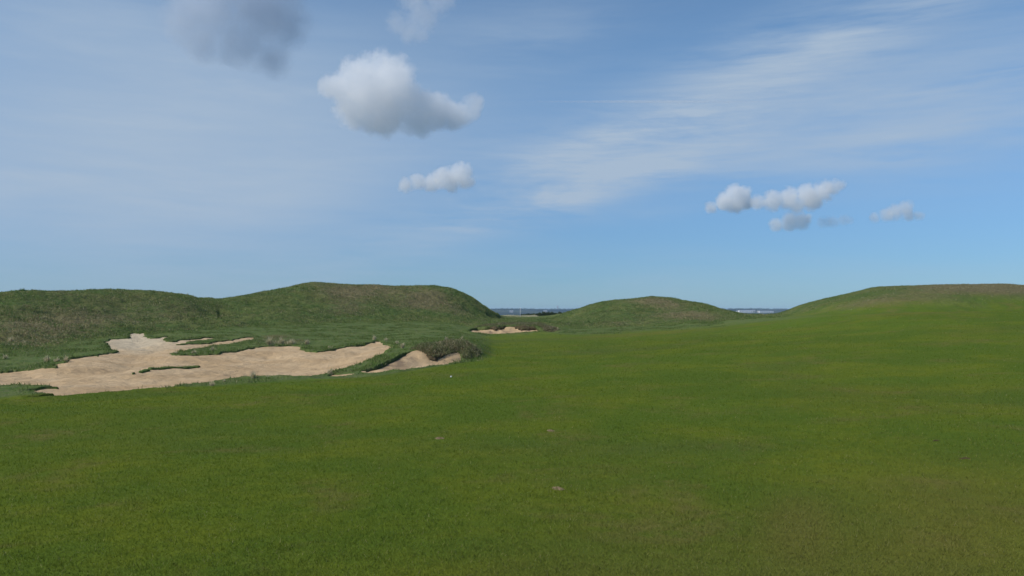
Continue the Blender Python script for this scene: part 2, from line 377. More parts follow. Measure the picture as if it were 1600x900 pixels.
for nm, sd, label in (('big', sd_big, 'wide tan sand floor of the large bunker below the left dune'), ('small', sd_small, 'small bunker sand face under the overhanging shaggy clump'),
                      ('sliver', sd_sl, 'thin pale sand sliver between the two near bunkers'), ('far', sd_far, 'distant bunker sand strip in front of the dune gap')):
    near = np.zeros_like(sd, bool); near[sd > -.35] = True
    mk = near[:-1, :-1] | near[1:, 1:] | near[1:, :-1] | near[:-1, 1:]
    lip_shade = np.zeros_like(Z)
    if nm == 'small': lip_shade = np.exp(-((PX-622)/22)**2)*sstep(0.2, .8, S-3)*.9  # shadow of the ridge lip painted on the upper left sand face
    piece('bunker_sand', mk, ZS[nm], grid_normals(ZS[nm]), SAND, {'grey': greyz, 'dark': lip_shade}, label, 'bunker')

# ------------------------------------------------------------------ grass blades
def blade_material(name, greens, straw, brown, mown=False):
    m, t = material(name)
    tint = t.attr('tint'); br = t.attr('brown'); tip = t.attr('tip')
    if mown:
        v = t.add('ShaderNodeTexCoord').outputs['Object']; c = turf_colour(t, v)
        c = t.mix(t.ramp(tint, 0, 1, False, 0, .6), c, (.18,.235,.036)); c = t.mix(t.ramp(tint, .94, .99), c, (.30,.28,.13))
        c = t.mix(t.m('MULTIPLY', br, .7), c, (.19,.155,.055))
    else:
        c = t.mix(tint, greens[0], greens[1])
        c = t.mix(t.ramp(t.m('ADD', tint, t.m('MULTIPLY', br, .9)), .75, 1.25), c, brown)
        c = t.mix(t.ramp(t.m('ADD', t.m('FRACT', t.m('MULTIPLY', tint, 7.3)), t.m('MULTIPLY', br, .4)), .80, 1.0), c, straw)
    d = t.add('ShaderNodeBsdfDiffuse'); t.link(c, d.inputs[0])
    tr = t.add('ShaderNodeBsdfTranslucent'); t.link(c, tr.inputs[0])
    mx = t.add('ShaderNodeMixShader'); mx.inputs[0].default_value = .3; t.link(d.outputs[0], mx.inputs[1]); t.link(tr.outputs[0], mx.inputs[2])
    o = t.add('ShaderNodeOutputMaterial'); t.link(mx.outputs[0], o.inputs[0]); return m
TURF = blade_material('mown_blades', None, None, None, True)
ROUGH = blade_material('rough_blades', ((.074,.148,.036), (.180,.222,.074)), (.36,.33,.19), (.225,.185,.095))
LUSH = blade_material('lush_blades', ((.074,.140,.030), (.150,.195,.056)), (.30,.29,.16), (.17,.14,.08))
STRAW = blade_material('straw_blades', ((.46,.41,.25), (.64,.56,.37)), (.72,.65,.46), (.40,.32,.19))
MARRAM = blade_material('marram_blades', ((.100,.140,.050), (.235,.235,.115)), (.42,.38,.24), (.21,.165,.10))

def tri_blades(x, y, z, hgt, wid, lean):
    n = len(x); a = rng.random(n)*2*math.pi; dx, dy = np.cos(a)*wid/2, np.sin(a)*wid/2
    la = rng.random(n)*2*math.pi; l = lean*hgt*rng.random(n)
    V = np.empty((n, 3, 3))
    V[:, 0] = np.stack([x-dx, y-dy, z], -1); V[:, 1] = np.stack([x+dx, y+dy, z], -1)
    V[:, 2] = np.stack([x+np.cos(la)*l, y+np.sin(la)*l, z+hgt], -1)
    return V.reshape(-1, 3), np.arange(3*n).reshape(-1, 3)
def bent_blades(x, y, z, length, wid, dirx, diry, droop, up=1.0):
    """curving blades: five vertices, tip falls towards (dirx, diry) by droop"""
    n = len(x); a = rng.random(n)*math.pi; sx, sy = np.cos(a)*wid/2, np.sin(a)*wid/2
    base = np.stack([x, y, z], -1); hd = np.stack([dirx, diry, np.zeros(n)], -1)
    uz = np.zeros((n, 3)); uz[:, 2] = 1
    Lc = length[:, None]; dr = droop[:, None]
    mid = base + uz*Lc*.5*up*(1-.35*dr) + hd*Lc*.28*dr
    tip = mid + uz*Lc*.5*(1-1.7*dr) + hd*Lc*.5*(.25+dr*.75)
    s = np.stack([sx, sy, np.zeros(n)], -1)
    V = np.stack([base-s, base+s, mid+s*.8, mid-s*.8, tip], 1)
    k = np.arange(n)[:, None]*5
    T = np.concatenate([k+[0,1,2], k+[0,2,3], k+[3,2,4]], 1).reshape(-1, 3)
    return V.reshape(-1, 3), T
def blade_obj(name, VT, per, tint, brown, mat, parent=None, tipv=None):
    V, T = VT
    return mesh_obj(name, V, T, mat, parent, {'tint': np.repeat(tint, per), 'brown': np.repeat(brown, per), 'tip': np.zeros(len(V))})

# mown turf nearby
n = 760000
r = 4.3*(62/4.3)**(rng.random(n)**1.12); th = (rng.random(n)*2-1)*R(32.5)
x, y = r*np.sin(th), r*np.cos(th)
_s = sample(S, x, y); _px = 800+F*x/y; keep = (_s < 2.98) | ((_px > 775) & (_s < 4.9)); keep &= rng.random(n) < 1 - sstep(35, 62, r)*.8; x, y, r = x[keep], y[keep], r[keep]; n = len(x)
z = sample(ZG, x, y)-.003
cl = fbm(x, y, 9, 3, 1)
h = (.009 + .020*rng.random(n)*cl*1.6)*(1+.012*np.minimum(r, 30))
o = blade_obj('turf_grass', tri_blades(x, y, z, h, (.0022+.0022*rng.random(n))*(.6+r*.11), 1.4), 3, rng.random(n), sample(dry, x, y), TURF)
tag(o, 'short mown grass blades of the near fairway', 'grass', kind='stuff')

# rough over the dunes, tussock by tussock
def scatter(n, tmin, tmax, rmin, rmax):
    th = tmin + (tmax-tmin)*rng.random(n); r = np.sqrt(rmin**2 + (rmax**2-rmin**2)*rng.random(n))
    return r*np.sin(th), r*np.cos(th)
def tussocks(x, y, nb, spread, hgt, wid, zA, drp=(.2,.9)):
    n = len(x)
    xx = np.repeat(x, nb) + rng.normal(0, spread, n*nb); yy = np.repeat(y, nb) + rng.normal(0, spread, n*nb)
    zz = sample(zA, xx, yy) - .02
    H = np.repeat(hgt, nb)*(.5+.7*rng.random(n*nb)); a = rng.random(n*nb)*2*math.pi
    W = wid*(.6+.8*rng.random(n*nb)); dr = drp[0]+(drp[1]-drp[0])*rng.random(n*nb)
    return xx, yy, zz, H, W, np.cos(a), np.sin(a), dr
x, y = scatter(150000, R(-33), R(33), 33, 112)
s = sample(S, x, y); px = 800+F*x/y
den = sample(dune_m, x, y)*(s < 8.6)
den *= np.where(px > 1230, .55*sstep(6.2, 7.4, s), 1.0)*(.25 + 1.1*sstep(.38, .62, fbm(x, y, .5, 3, 2)))
k = rng.random(len(x)) < den; x, y, s, px = x[k], y[k], s[k], px[k]
x = x[:60000]; y = y[:60000]
H = .10 + .20*fbm(x, y, .9, 3, 1)**1.5*1.3
H = H*np.where(800+F*x/y > 1190, .6, 1.0)
nb = 7
A = tussocks(x, y, nb, .11, H, .026, ZG)
tv = np.repeat(np.clip(rng.normal(.45, .2, len(x)), 0, 1), nb)*.7 + rng.random(len(x)*nb)*.3
tb = np.repeat(rng.normal(-.14, .26, len(x)), nb)
tv = np.clip(np.repeat(rng.random(len(x)), nb)*.8 + rng.random(len(x)*nb)*.2, 0, 1)
o = blade_obj('rough_grass', bent_blades(*A), 5, tv, np.clip(tb + sample(dry, A[0], A[1]) + (fbm(A[0], A[1], .4, 3, 3)-.5)*1.2, 0, 1.2), ROUGH)
tag(o, 'tussocky olive and brown rough grass covering the dunes', 'grass', kind='stuff')

# longer lush grass round the bunkers
x, y = scatter(260000, R(-33), R(14), 14, 76)
s = sample(S, x, y); px = 800+F*x/y
den = sample(semi_m, x, y)*(.35+.8*fbm(x, y, 1.5, 2, 1))
for sd in (sd_big, sd_small, sd_far, sd_sl): den = den*(sample(sd, x, y) < .08)
edge = np.maximum.reduce([sample(q, x, y) for q in (sd_big, sd_small, sd_far)])
den = np.maximum(den*.7, 1.0*(edge > -.35)*(edge < .06)*(s > 3.0))
k = rng.random(len(x)) < den; x, y, edge = x[k][:70000], y[k][:70000], edge[k][:70000]
H = .03 + .20*rng.random(len(x))*sstep(.42, .72, fbm(x, y, .9, 3, 2)) + .03*rng.random(len(x)) + .09*(edge > -.4)*rng.random(len(x))**4
A = tussocks(x, y, 6, .07, H, .012, ZG)
o = blade_obj('lush_grass', bent_blades(*A), 5, rng.random(len(A[0])), np.clip(sample(dry, A[0], A[1])*.8, 0, 1), LUSH)
tag(o, 'longer blue-green grass fringing the bunkers', 'grass', kind='stuff')

# ------------------------------------------------------------------ shaggy overhangs above bunker faces
SOIL = plain('dark_root_soil', (.075,.058,.032), 1, .05)
def overhang(outline, nbl, Lr, wid, thick, lipdir, label, brown, offs=0):
    P = np.array([drop(a, b) for a, b in outline]); c = P.mean(0); cz = float(sample(ZB, *c))
    root = empty('marram_clump', (c[0], c[1], cz)); tag(root, label, 'grass clump', 'shaggy clumps over bunker faces')
    # root mat: lumpy slab that follows the ground it grows on
    x0, y0 = P.min(0); x1, y1 = P.max(0); m = 46
    gx, gy = np.meshgrid(np.linspace(x0-.3, x1+.3, m*2), np.linspace(y0-.3, y1+.3, m), indexing='ij')
    sd = sdf(P, gx, gy)
    g = sample(ZB, gx, gy)
    top = g + thick*(.45 + .9*fbm(gx, gy, 2.4, 3, 1))*sstep(-.02, .35, sd) - .12*(sd < 0)
    bot = g - .12
    ok = sd > -.1
    nx, ny = gx.shape; idx = np.arange(nx*ny).reshape(nx, ny); V = np.concatenate([np.stack([gx, gy, top], -1).reshape(-1, 3), np.stack([gx, gy, bot], -1).reshape(-1, 3)])
    V -= np.array([c[0], c[1], cz]); fs = []; N = nx*ny
    cell = ok[:-1, :-1] & ok[1:, :-1] & ok[1:, 1:] & ok[:-1, 1:]
    for i, j in zip(*np.nonzero(cell)):
        a, b, cc, d = idx[i, j], idx[i+1, j], idx[i+1, j+1], idx[i, j+1]
        fs += [(a, b, cc, d), (a+N, d+N, cc+N, b+N)]
        if j == 0 or not cell[i, j-1]: fs.append((a, a+N, b+N, b))
        if j == cell.shape[1]-1 or not cell[i, j+1]: fs.append((d, cc, cc+N, d+N))
        if i == 0 or not cell[i-1, j]: fs.append((a, d, d+N, a+N))
        if i == cell.shape[0]-1 or not cell[i+1, j]: fs.append((b, b+N, cc+N, cc))
    fs = np.array(fs); used, inv = np.unique(fs.ravel(), return_inverse=True)
    if thick > .03: mesh_obj('root_mat', V[used], inv.reshape(-1, 4), SOIL, root, None, True)
    bx = x0 + (x1-x0)*rng.random(nbl*4); by = y0 + (y1-y0)*rng.random(nbl*4)
    q = sdf(P, bx, by); k = q > -.02; bx, by, q = bx[k][:nbl], by[k][:nbl], q[k][:nbl]
    bz = sample(ZB, bx, by) + thick*(.45 + .9*fbm(bx, by, 2.4, 3, 1))*sstep(-.02, .35, q) - .03
    n = len(bx); ang = math.atan2(*lipdir[::-1]) + rng.normal(0, .75, n) + (fbm(bx, by, 3, 2, 2)-.5)*2.5
    Ln = Lr[0]*.7 + (Lr[1]-Lr[0])*1.7*rng.random(n)**2.5
    V, T = bent_blades(bx, by, bz, Ln, wid*(.6+.8*rng.random(n)), np.cos(ang), np.sin(ang), .2+.8*rng.random(n)**.6)
    V -= np.array([c[0], c[1], cz])
    blade_obj('blades', (V, T), 5, rng.random(n), np.clip(brown + (fbm(bx, by, 2, 2, 3)-.5)*1.2, 0, 1), MARRAM, root)
    return root
overhang([(641,547),(652,543),(668,541),(684,538),(704,536),(724,536),(736,541),(747,546),(752,552),(745,557),(735,561),(724,560),(717,548),(706,551.5),(692,555),(679,556.5),(669,553.5),(661,549.5),(652,546.5)],
         6500, (.18,.32), .012, .10, (.25,-1), 'shaggy olive thatch overhanging the small near bunker face', .10)
overhang([(737,512),(752,509.2),(770,507.2),(790,505.4),(815,505.2),(840,505.8),(856,509),(872,513),(871,516),(858,517.5),(845,518),(840,513),(829,513.4),(818,514.6),(808,512.6),(800,510),(790,510.2),(782,512.6),(774,514.4),(766,512),(755,511.4),(744,512.8)],
         9500, (.16,.30), .020, .09, (.1,-1), 'brown ragged grass fringe hanging over the distant bunker', .12)
overhang([(1000,0)] and [(845,514),(856,511.5),(870,513.5),(874,516),(862,519),(846,519.5)], 900, (.2,.4), .022, .12, (.4,-1), 'low tawny clump closing the right end of the distant bunker', .5)
overhang([(403,533),(420,529),(445,528),(468,531),(482,536),(470,541),(450,539.5),(425,540),(405,541.5)], 1100, (.2,.36), .012, .01, (.1,-1), 'straw-coloured ragged thatch on the big bunker back rim', .35)

# ------------------------------------------------------------------ separate pale tufts round the bunkers
def tuft(px, py, hpx, wpx, nbl, label, mat=STRAW, group='pale straw tufts on the bunker rims', dr=(.1,.75), brown=-.2):
    x, y = drop(px, py); z = float(min(sample(ZG, x, y), sample(ZB, x, y)))
    h = hpx/F*y; w = wpx/F*y/2; nbl = int(nbl*2.4)
    bx = rng.normal(0, w*.35, nbl); by = rng.normal(0, w*.35, nbl); a = rng.random(nbl)*2*math.pi
    V, T = bent_blades(bx, by, np.full(nbl, -.03), h*(.8+.7*rng.random(nbl)), .013*y/24*(.7+.6*rng.random(nbl)), np.cos(a), np.sin(a), dr[0]+(dr[1]-dr[0])*rng.random(nbl))
    o = blade_obj('grass_tuft', (V, T), 5, rng.random(nbl), np.full(nbl, brown), mat); o.location = (x, y, z+.02)
    return tag(o, label, 'grass tuft', group)
T_ = [
 (75,565,11,9,40,'pale tuft at left tip of the far grass point'),(90,567,9,10,50,'short brown tuft on the grass point beside the sand'),(104,566,11,9,40,'pale tuft at right tip of the far grass point'),
 (155,573,6,5,14,'thin brown sprig standing on the bunker sand'),(83,590,6,5,12,'tiny sprig on sand above the corner grass'),(12,603,7,9,30,'wispy tuft on the corner grass edge of the big bunker'),
 (62,613,8,8,36,'tan tuft where corner grass meets a sand spit'),(90,614,6,4,12,'lone short sprig on the sand spit by the corner grass'),(110,618,11,6,26,'slender tuft left of a pair on the near bunker rim'),
 (201,612,8,4,16,'thin upright sprig on the near rim of the big bunker'),(208,611,9,4,16,'taller twin sprig beside the thin one on the near rim'),(235,608,9,6,20,'pale sprig on the near rim just before the grassy strip'),
 (246,607,8,4,14,'thin sprig at the start of the grassy rim strip'),(196,591,5,4,10,'faint sprig below the grass island in the sand'),(312,593,6,12,26,'low brown tuft on sand right of the grass island'),
 (332,603,10,9,40,'pale spiky tuft on the grassy near rim strip'),(352,598,7,6,20,'short straw tuft just past the spiky rim tuft'),(385,590,12,10,46,'fan of pale stalks at the rim strip middle'),(397,592,14,7,40,'tallest pale stalks at the rim strip bend'),
 (420,591,6,10,22,'low straw tuft on the rim strip beyond the bend'),(516,586,10,8,50,'cream tuft at the left end of the sand sliver'),(540,577,6,7,22,'small straw tuft on the ridge above the sliver'),
 (580,562,6,6,24,'straw tuft halfway up the green ridge between bunkers'),(629,544,9,6,44,'bright cream tuft at the ridge top between bunkers'),(621,538,6,8,36,'straw tuft on big bunker back corner'),
 (585,531,8,6,30,'upright pale tuft on the back rim near the corner'),(604,533,6,8,34,'rust straw tuft on the back rim beside the upright one'),(515,545,5,9,26,'flat straw tuft on the hanging back turf'),
 (422,540,14,9,60,'straw tuft at left end of the ragged back thatch'),(440,539,12,7,50,'straw tuft near the middle of the back thatch'),(455,538,9,14,60,'wide straw tuft at the right of the back thatch'),(480,538,9,9,50,'last straw tuft where the back thatch ends'),
 (372,534,9,7,34,'pale tuft at the tip of the upper sand streak'),(391,532,8,5,30,'pale tuft on the grass just past the sand streak'),(378,531,7,5,24,'small pale tuft between the two streak tufts'),
 (333,549,9,5,24,'thin pale stalks on the grass finger in the bunker'),(304,552,6,8,26,'straw fringe on lower edge of the grass finger'),(275,554,6,6,22,'straw tuft at left tip of the grass finger'),
 (10,561,9,8,26,'pale tuft on lush grass at the left frame edge'),(18,534,9,9,30,'pale tuft at the foot of the left dune'),(697,532,7,5,16,'thin pale stalks above the overhanging clump left part'),(722,531,7,5,16,'thin pale stalks above the overhanging clump right part'),
]
for a in T_: tuft(*a)
for px, py, h, w, lab in ((36,453.5,8,14,'dark bushy tuft poking above the left dune skyline'),(464,447,4,5,'small dark tuft on the rising skyline of the flat-topped dune'),(239,455.5,4,5,'tiny tuft on the left dune skyline'),
                          (295,459,4,8,'dark tuft at the end of the left dune crest'),(741,468,4,6,'small tuft on the steep right edge of the flat-topped dune'),(1224,484.5,5,6,'dark tuft at the foot of the right hill skyline')):
    x, y = drop(px, py+1.2); z = float(sample(ZG, x, y)); hh = h/F*y*.7; nbl = 70; a = rng.random(nbl)*2*math.pi
    V, T = bent_blades(rng.normal(0, w/F*y*.22, nbl), rng.normal(0, w/F*y*.22, nbl), np.full(nbl, -.03), hh*(.6+.8*rng.random(nbl)), .03*np.ones(nbl), np.cos(a), np.sin(a), .1+.6*rng.random(nbl))
    o = blade_obj('grass_tuft', (V, T), 5, rng.random(nbl)*.4, np.zeros(nbl), LUSH); o.location = (x, y, z); tag(o, lab, 'grass tuft', 'dark tufts along the dune skyline')

# ------------------------------------------------------------------ divots
def divot(px, py, w, l, label, rot):
    x, y = drop(px, py, ZG); z = float(sample(ZG, x, y))
    n = 30; m = 10; V = []; fs = []
    for j in range(m+1):
        for i in range(n):
            a = 2*math.pi*i/n; q = j/m
            rad = q*(1 + .45*(mnoise.noise(Vector((math.cos(a)*1.3+px, math.sin(a)*1.3, 0)))))
            lx, ly = rad*w/2*math.cos(a), rad*l/2*math.sin(a)
            hz = .010*(1-q**2)*(.6+1.5*abs(mnoise.noise(Vector((lx*60, ly*60, px))))) - .006*q
            cx, sx = math.cos(rot), math.sin(rot)
            V.append((lx*cx-ly*sx, lx*sx+ly*cx, hz+.002))
    for j in range(m):
        for i in range(n): fs.append((j*n+i, (j+1)*n+i, (j+1)*n+(i+1) % n, j*n+(i+1) % n))
    o = mesh_obj('divot', V, fs, DIV, None, None, False); o.location = (x, y, z+.004)
    return tag(o, label, 'divot', 'divots scarring the fairway')
DIV, t = material('torn_turf_soil')
v = t.add('ShaderNodeTexCoord').outputs['Object']
c = t.mix(t.ramp(t.noise(v, 60, 4, .7), .35, .65), (.12,.090,.050), (.22,.165,.10)); finish(t, c, 1, .05)
divot(872,764,.105,.17,'largest reddish-brown divot in the middle of the near fairway', .4)
divot(860,673,.11,.20,'small tan divot farther up the fairway above the largest', .2)
divot(688,685,.13,.16,'faint brown scrape left of the other fairway scars', .1)
DIV = plain('dark_scuffed_soil', (.075,.055,.030), 1, .05)
divot(1460,689,.10,.04,'thin dark divot on the right-hand fairway', .1)
divot(1505,717,.13,.05,'thin dark divot just below another at far right', .1)

# ------------------------------------------------------------------ golf ball
def ico(sub):
    import bmesh
    bm = bmesh.new(); bmesh.ops.create_icosphere(bm, subdivisions=sub, radius=1)
    v = np.array([q.co[:] for q in bm.verts]); f = np.array([[w.index for w in g.verts] for g in bm.faces]); bm.free(); return v, f
v5, f5 = ico(5); gi = np.arange(300)+.5; ph = np.arccos(1-2*gi/300); gt = math.pi*(1+5**.5)*gi
dp = np.stack([np.cos(gt)*np.sin(ph), np.sin(gt)*np.sin(ph), np.cos(ph)], -1)
dd = np.arccos(np.clip((v5@dp.T).max(1), -1, 1)); vv = v5*(.02135*(1 - .012*(1-sstep(0, .085, dd))))[:, None]
BALL = plain('white_ball_cover', (.8,.8,.78), .35, .5)
o = mesh_obj('golf_ball', vv, f5, BALL, None, None, True); x, y = drop(705,590,ZG); o.location = (x, y, float(sample(ZG, x, y))+.024)
tag(o, 'white golf ball lying on the fairway below the small bunker', 'golf ball')

# ------------------------------------------------------------------ flagstick in the gap
def tube(pts, rads, seg=10):
    V = []; fs = []
    for (p, r) in zip(pts, rads):
        for i in range(seg): a = 2*math.pi*i/seg; V.append((p[0]+r*math.cos(a), p[1]+r*math.sin(a), p[2]))
    for j in range(len(pts)-1):
        for i in range(seg): fs.append((j*seg+i, j*seg+(i+1) % seg, (j+1)*seg+(i+1) % seg, (j+1)*seg+i))
    fs.append(tuple(range(seg))[::-1]); fs.append(tuple(range((len(pts)-1)*seg, len(pts)*seg))); return V, fs
WHITE = plain('white_paint', (.8,.8,.78), .5, .4)
fx, fy = ray_pt(812.9, 495, 196)[:2]; fz = float(sample(ZG, fx, fy))
fl = empty('flagstick', (fx, fy, fz)); tag(fl, 'thin white flagstick standing in the gap between dunes', 'flagstick')
V, fs = tube([(0,0,-.1),(0,0,1.0),(0,0,2.2)], [.036,.032,.026]); mesh_obj('pole', V, fs, WHITE, fl, None, True)
V, fs = tube([(0,0,2.2),(0,0,2.24),(0,0,2.27)], [.03,.034,.015]); mesh_obj('finial', V, fs, WHITE, fl, None, True)

# ------------------------------------------------------------------ shrubs beyond the gap
def shrub(px, d, w, h, label, cols, group, n=1400, name='shrub'):
    x = (px-800)/F*d; z = float(sample(ZG, x, d)); root = empty(name, (x, d, z)); tag(root, label, 'shrub' if name == 'shrub' else 'reeds', group)
    u = rng.normal(0, 1, (n, 3)); u /= np.linalg.norm(u, axis=1)[:, None]; u *= (rng.random((n, 1))**.4)
    lob = 1 + .35*np.sin(u[:, :1]*7+px)
    c = u*np.array([w/2, w/2*.8, h*.5])*lob + np.array([0, 0, h*.48]); c[:, 2] = np.abs(c[:, 2])
    s = w*.035; V = (c[:, None, :] + rng.normal(0, s, (n, 3, 3))); V[..., 2] = np.maximum(V[..., 2], -.05)
    mesh_obj('foliage', V.reshape(-1, 3), np.arange(3*n).reshape(-1, 3), cols, root, {'tint': np.repeat(rng.random(n), 3), 'brown': np.zeros(3*n), 'tip': np.zeros(3*n)})
    V = []; fs = []
    for k in range(6):
        a = k*1.05; q, g = tube([(0,0,-.05),(math.cos(a)*w*.12,math.sin(a)*w*.12,h*.35),(math.cos(a)*w*.28,math.sin(a)*w*.28,h*.7)], [.05,.035,.015], 6)
        fs += [tuple(i+len(V) for i in f) for f in g]; V += q
    mesh_obj('stem', V, fs, BARK, root)
BARK = plain('shrub_bark', (.10,.075,.05), .9, .1)
DARKG = blade_material('shrub_leaves', ((.030,.050,.018), (.060,.085,.028)), (.10,.10,.05), (.06,.05,.03))
G_ = 'low shrubs behind the green'
shrub(843,255,3.4,1.0,'dark green shrub at the left of the low scrub beyond the flag',DARKG,G_)
shrub(853,262,3.0,1.25,'darkest rounded shrub in the scrub right of the flag',DARKG,G_)
shrub(862,275,3.6,1.2,'olive shrub behind the darkest one beyond the flag',DARKG,G_)
shrub(834,290,3.2,.9,'low olive shrub closest to the flag on its right',DARKG,G_)
shrub(875,285,3.4,1.3,'shrub against the foot of the small humped dune',DARKG,G_)
shrub(824,310,4,.95,'thin low shrub right behind the flagstick',DARKG,G_)
# dry reed band and brown scrub
x = rng.uniform((778-800)/F*235, (838-800)/F*235, 5200); y = rng.uniform(212, 245, 5200); z = sample(ZG, x, y)
a = rng.random(5200)*2*math.pi
k = fbm(x, y, .35, 3, 1) > .42; x, y, z, a = x[k], y[k], z[k], a[k]; n = len(x)
o = blade_obj('reed_bed', bent_blades(x, y, z-.05, .35+.35*rng.random(n), .05*np.ones(n), np.cos(a), np.sin(a), .1+.5*rng.random(n)), 5, rng.random(n), np.zeros(n), STRAW)
tag(o, 'pale dry reeds round the flagstick in the gap', 'reeds', kind='stuff')
n = 5200; x = rng.uniform((772-800)/F*320, (900-800)/F*320, n); y = rng.uniform(296, 330, n); z = sample(ZG, x, y); a = rng.random(n)*2*math.pi
o = blade_obj('low_scrub', bent_blades(x, y, z-.05, .5+.55*rng.random(n), .10*np.ones(n), np.cos(a), np.sin(a), .1+.6*rng.random(n)), 5, rng.random(n)*.6, np.full(n, .75), ROUGH)
tag(o, 'dull brown-green scrub line behind the pale reeds', 'scrub', kind='stuff')

# ------------------------------------------------------------------ sea and the far coast
m, t = material('sea_water'); v = t.add('ShaderNodeTexCoord').outputs['Object']
b = finish(t, (.03,.06,.085), .25, .5, bump(t, t.noise(v, .25, 4, .6), .5, .6))
ang = np.radians(np.arange(0, 360, 2)); V = [(q*math.sin(a), q*math.cos(a), -4.0) for q in (420, 11400) for a in ang]; na = len(ang)
o = mesh_obj('sea', V, [(i, na+i, na+(i+1) % na, (i+1) % na) for i in range(na)], m); tag(o, 'grey-blue bay between the dunes and far shore', 'sea', kind='structure')

m, t = material('far_fields'); v = t.add('ShaderNodeTexCoord').outputs['Object']
c = t.mix(t.ramp(t.noise(t.mapping(v, (1,.35,1)), .006, 4, .6), .42, .6), (.030,.042,.025), (.060,.075,.040))
c = t.mix(t.ramp(t.noise(v, .03, 4, .7), .5, .62), c, (.030,.040,.025)); finish(t, c, 1, .05)
nx, ny = 420, 40; cx = np.linspace(-3800, 3800, nx); cy = np.linspace(0, 1, ny)
gx, gv = np.meshgrid(cx, cy, indexing='ij')
y0 = 2450 + (fbm(gx, gx*0, .0009, 3)-.5)*500
gy = y0 + gv*3800
hz = -5.2 + 4.0*sstep(0, .03, gv) + (18 + 5*(fbm(gx, gy, .0012, 4, 1)-.5))*sstep(.01, .40, gv)*(1-.9*sstep(.8, 1, gv)) + (fbm(gx, gy, .012, 3, 2)-.5)*2.6*sstep(.05,.2,gv)
idx = np.arange(nx*ny).reshape(nx, ny)
fq = np.stack([idx[:-1, :-1], idx[1:, :-1], idx[1:, 1:], idx[:-1, 1:]], -1).reshape(-1, 4)
o = mesh_obj('hills', np.stack([gx, gy, hz], -1).reshape(-1, 3), fq, m, None, None, True); tag(o, 'low blue hazy coast across the bay', 'coast', kind='structure')
def coast_z(x, y):
    i = int(np.argmin(abs(cx-x))); return float(np.interp(y, gy[i], hz[i]))
# woods on the far land, one mass
n = 26000; x = rng.uniform(-1600, 2400, n); y = rng.uniform(3100, 5400, n)
k = (fbm(x, y, .006, 3, 2) > .54); x, y = x[k], y[k]
ix = np.clip(((x-cx[0])/(cx[1]-cx[0])).astype(int), 0, nx-1); iy = np.clip(((y-gy[ix, 0])/3800*(ny-1)).astype(int), 0, ny-1); z = hz[ix, iy]
n = len(x); nt = 5; c = np.repeat(np.stack([x, y, z+2.2], -1), nt, 0) + rng.normal(0, 1, (n*nt, 3))*np.array([4, 4, 1.3])
V = c[:, None, :] + rng.normal(0, 1.6, (n*nt, 3, 3))
o = mesh_obj('far_woods', V.reshape(-1, 3), np.arange(3*n*nt).reshape(-1, 3), DARKG, None, {'tint': np.repeat(rng.random(n*nt), 3), 'brown': np.zeros(3*n*nt), 'tip': np.zeros(3*n*nt)})
tag(o, 'dark woods and hedges on the far blue coast', 'woodland', kind='stuff')

def box(x0, x1, y0, y1, z0, z1): 
    V = [(a, b, c) for c in (z0, z1) for b in (y0, y1) for a in (x0, x1)]
    return V, [(0,2,3,1), (4,5,7,6), (0,1,5,4), (2,6,7,3), (0,4,6,2), (1,3,7,5)]
RWALL = plain('white_cladding', (.80,.80,.78), .6, .3); RROOF = plain('grey_roof_sheet', (.25,.26,.28), .6, .3); GLASS = plain('dark_glass', (.03,.04,.05), .2, .5)
BW2 = plain('cream_render', (.48,.46,.42), .8, .2)
def shed(px, d, w, dep, h, roof, label, wall, wins=6, name='building', base=488.4):
    x = (px-800)/F*d
    for d in range(2500, 5000, 20):
        x = (px-800)/F*d; z = coast_z(x, d)
        if z > EYE + d*float(slope(base)): break
    root = empty(name, (x, d, z)); tag(root, label, 'building', 'pale buildings on the far coast')
    V, f = box(-w/2, w/2, 0, dep, -2, h); mesh_obj('wall', V, f, wall, root)
    e = .4; V = [(-w/2-e,-e,h+.02),(w/2+e,-e,h+.02),(w/2+e,dep+e,h+.02),(-w/2-e,dep+e,h+.02),(-w/2-e,dep/2,h+roof),(w/2+e,dep/2,h+roof)]
    mesh_obj('roof', V, [(0,1,5,4),(2,3,4,5),(0,4,3),(1,2,5),(0,3,2,1)], RROOF, root)
    for i in range(wins):
        cx_ = -w/2 + (i+.5)*w/wins; V, f = box(cx_-w/wins*.22, cx_+w/wins*.22, -.06, .1, h*.25, h*.6); mesh_obj('window', V, f, GLASS, root)
shed(1151.5, 3180, 6, 8, 4.2, 1.6, 'smallest white block at the left end of the far buildings', RWALL, 2)
shed(1165.5, 3200, 44, 20, 7.0, 1.2, 'longest bright white warehouse on the far coast', RWALL, 7)
shed(1178, 3400, 9, 12, 7.0, 2.2, 'narrow grey-white house between the two long far buildings', BW2, 2)
shed(1198, 3240, 46, 18, 4.2, 1.6, 'low pale building right of the white warehouse', RWALL, 8)
shed(1187, 3260, 12, 14, 4.2, 2.0, 'short pale annex left of the low far building', BW2, 3)
shed(896, 3300, 12, 10, 4, 2, 'lone pale house just left of the humped dune skyline', BW2, 3)
shed(852, 3500, 12, 10, 4.5, 2.4, 'lone pale roofed house on the coast behind the shrubs', BW2, 3)
shed(799, 3500, 12, 10, 4.5, 2.4, 'pale coast house seen left of the flagstick', BW2, 3)
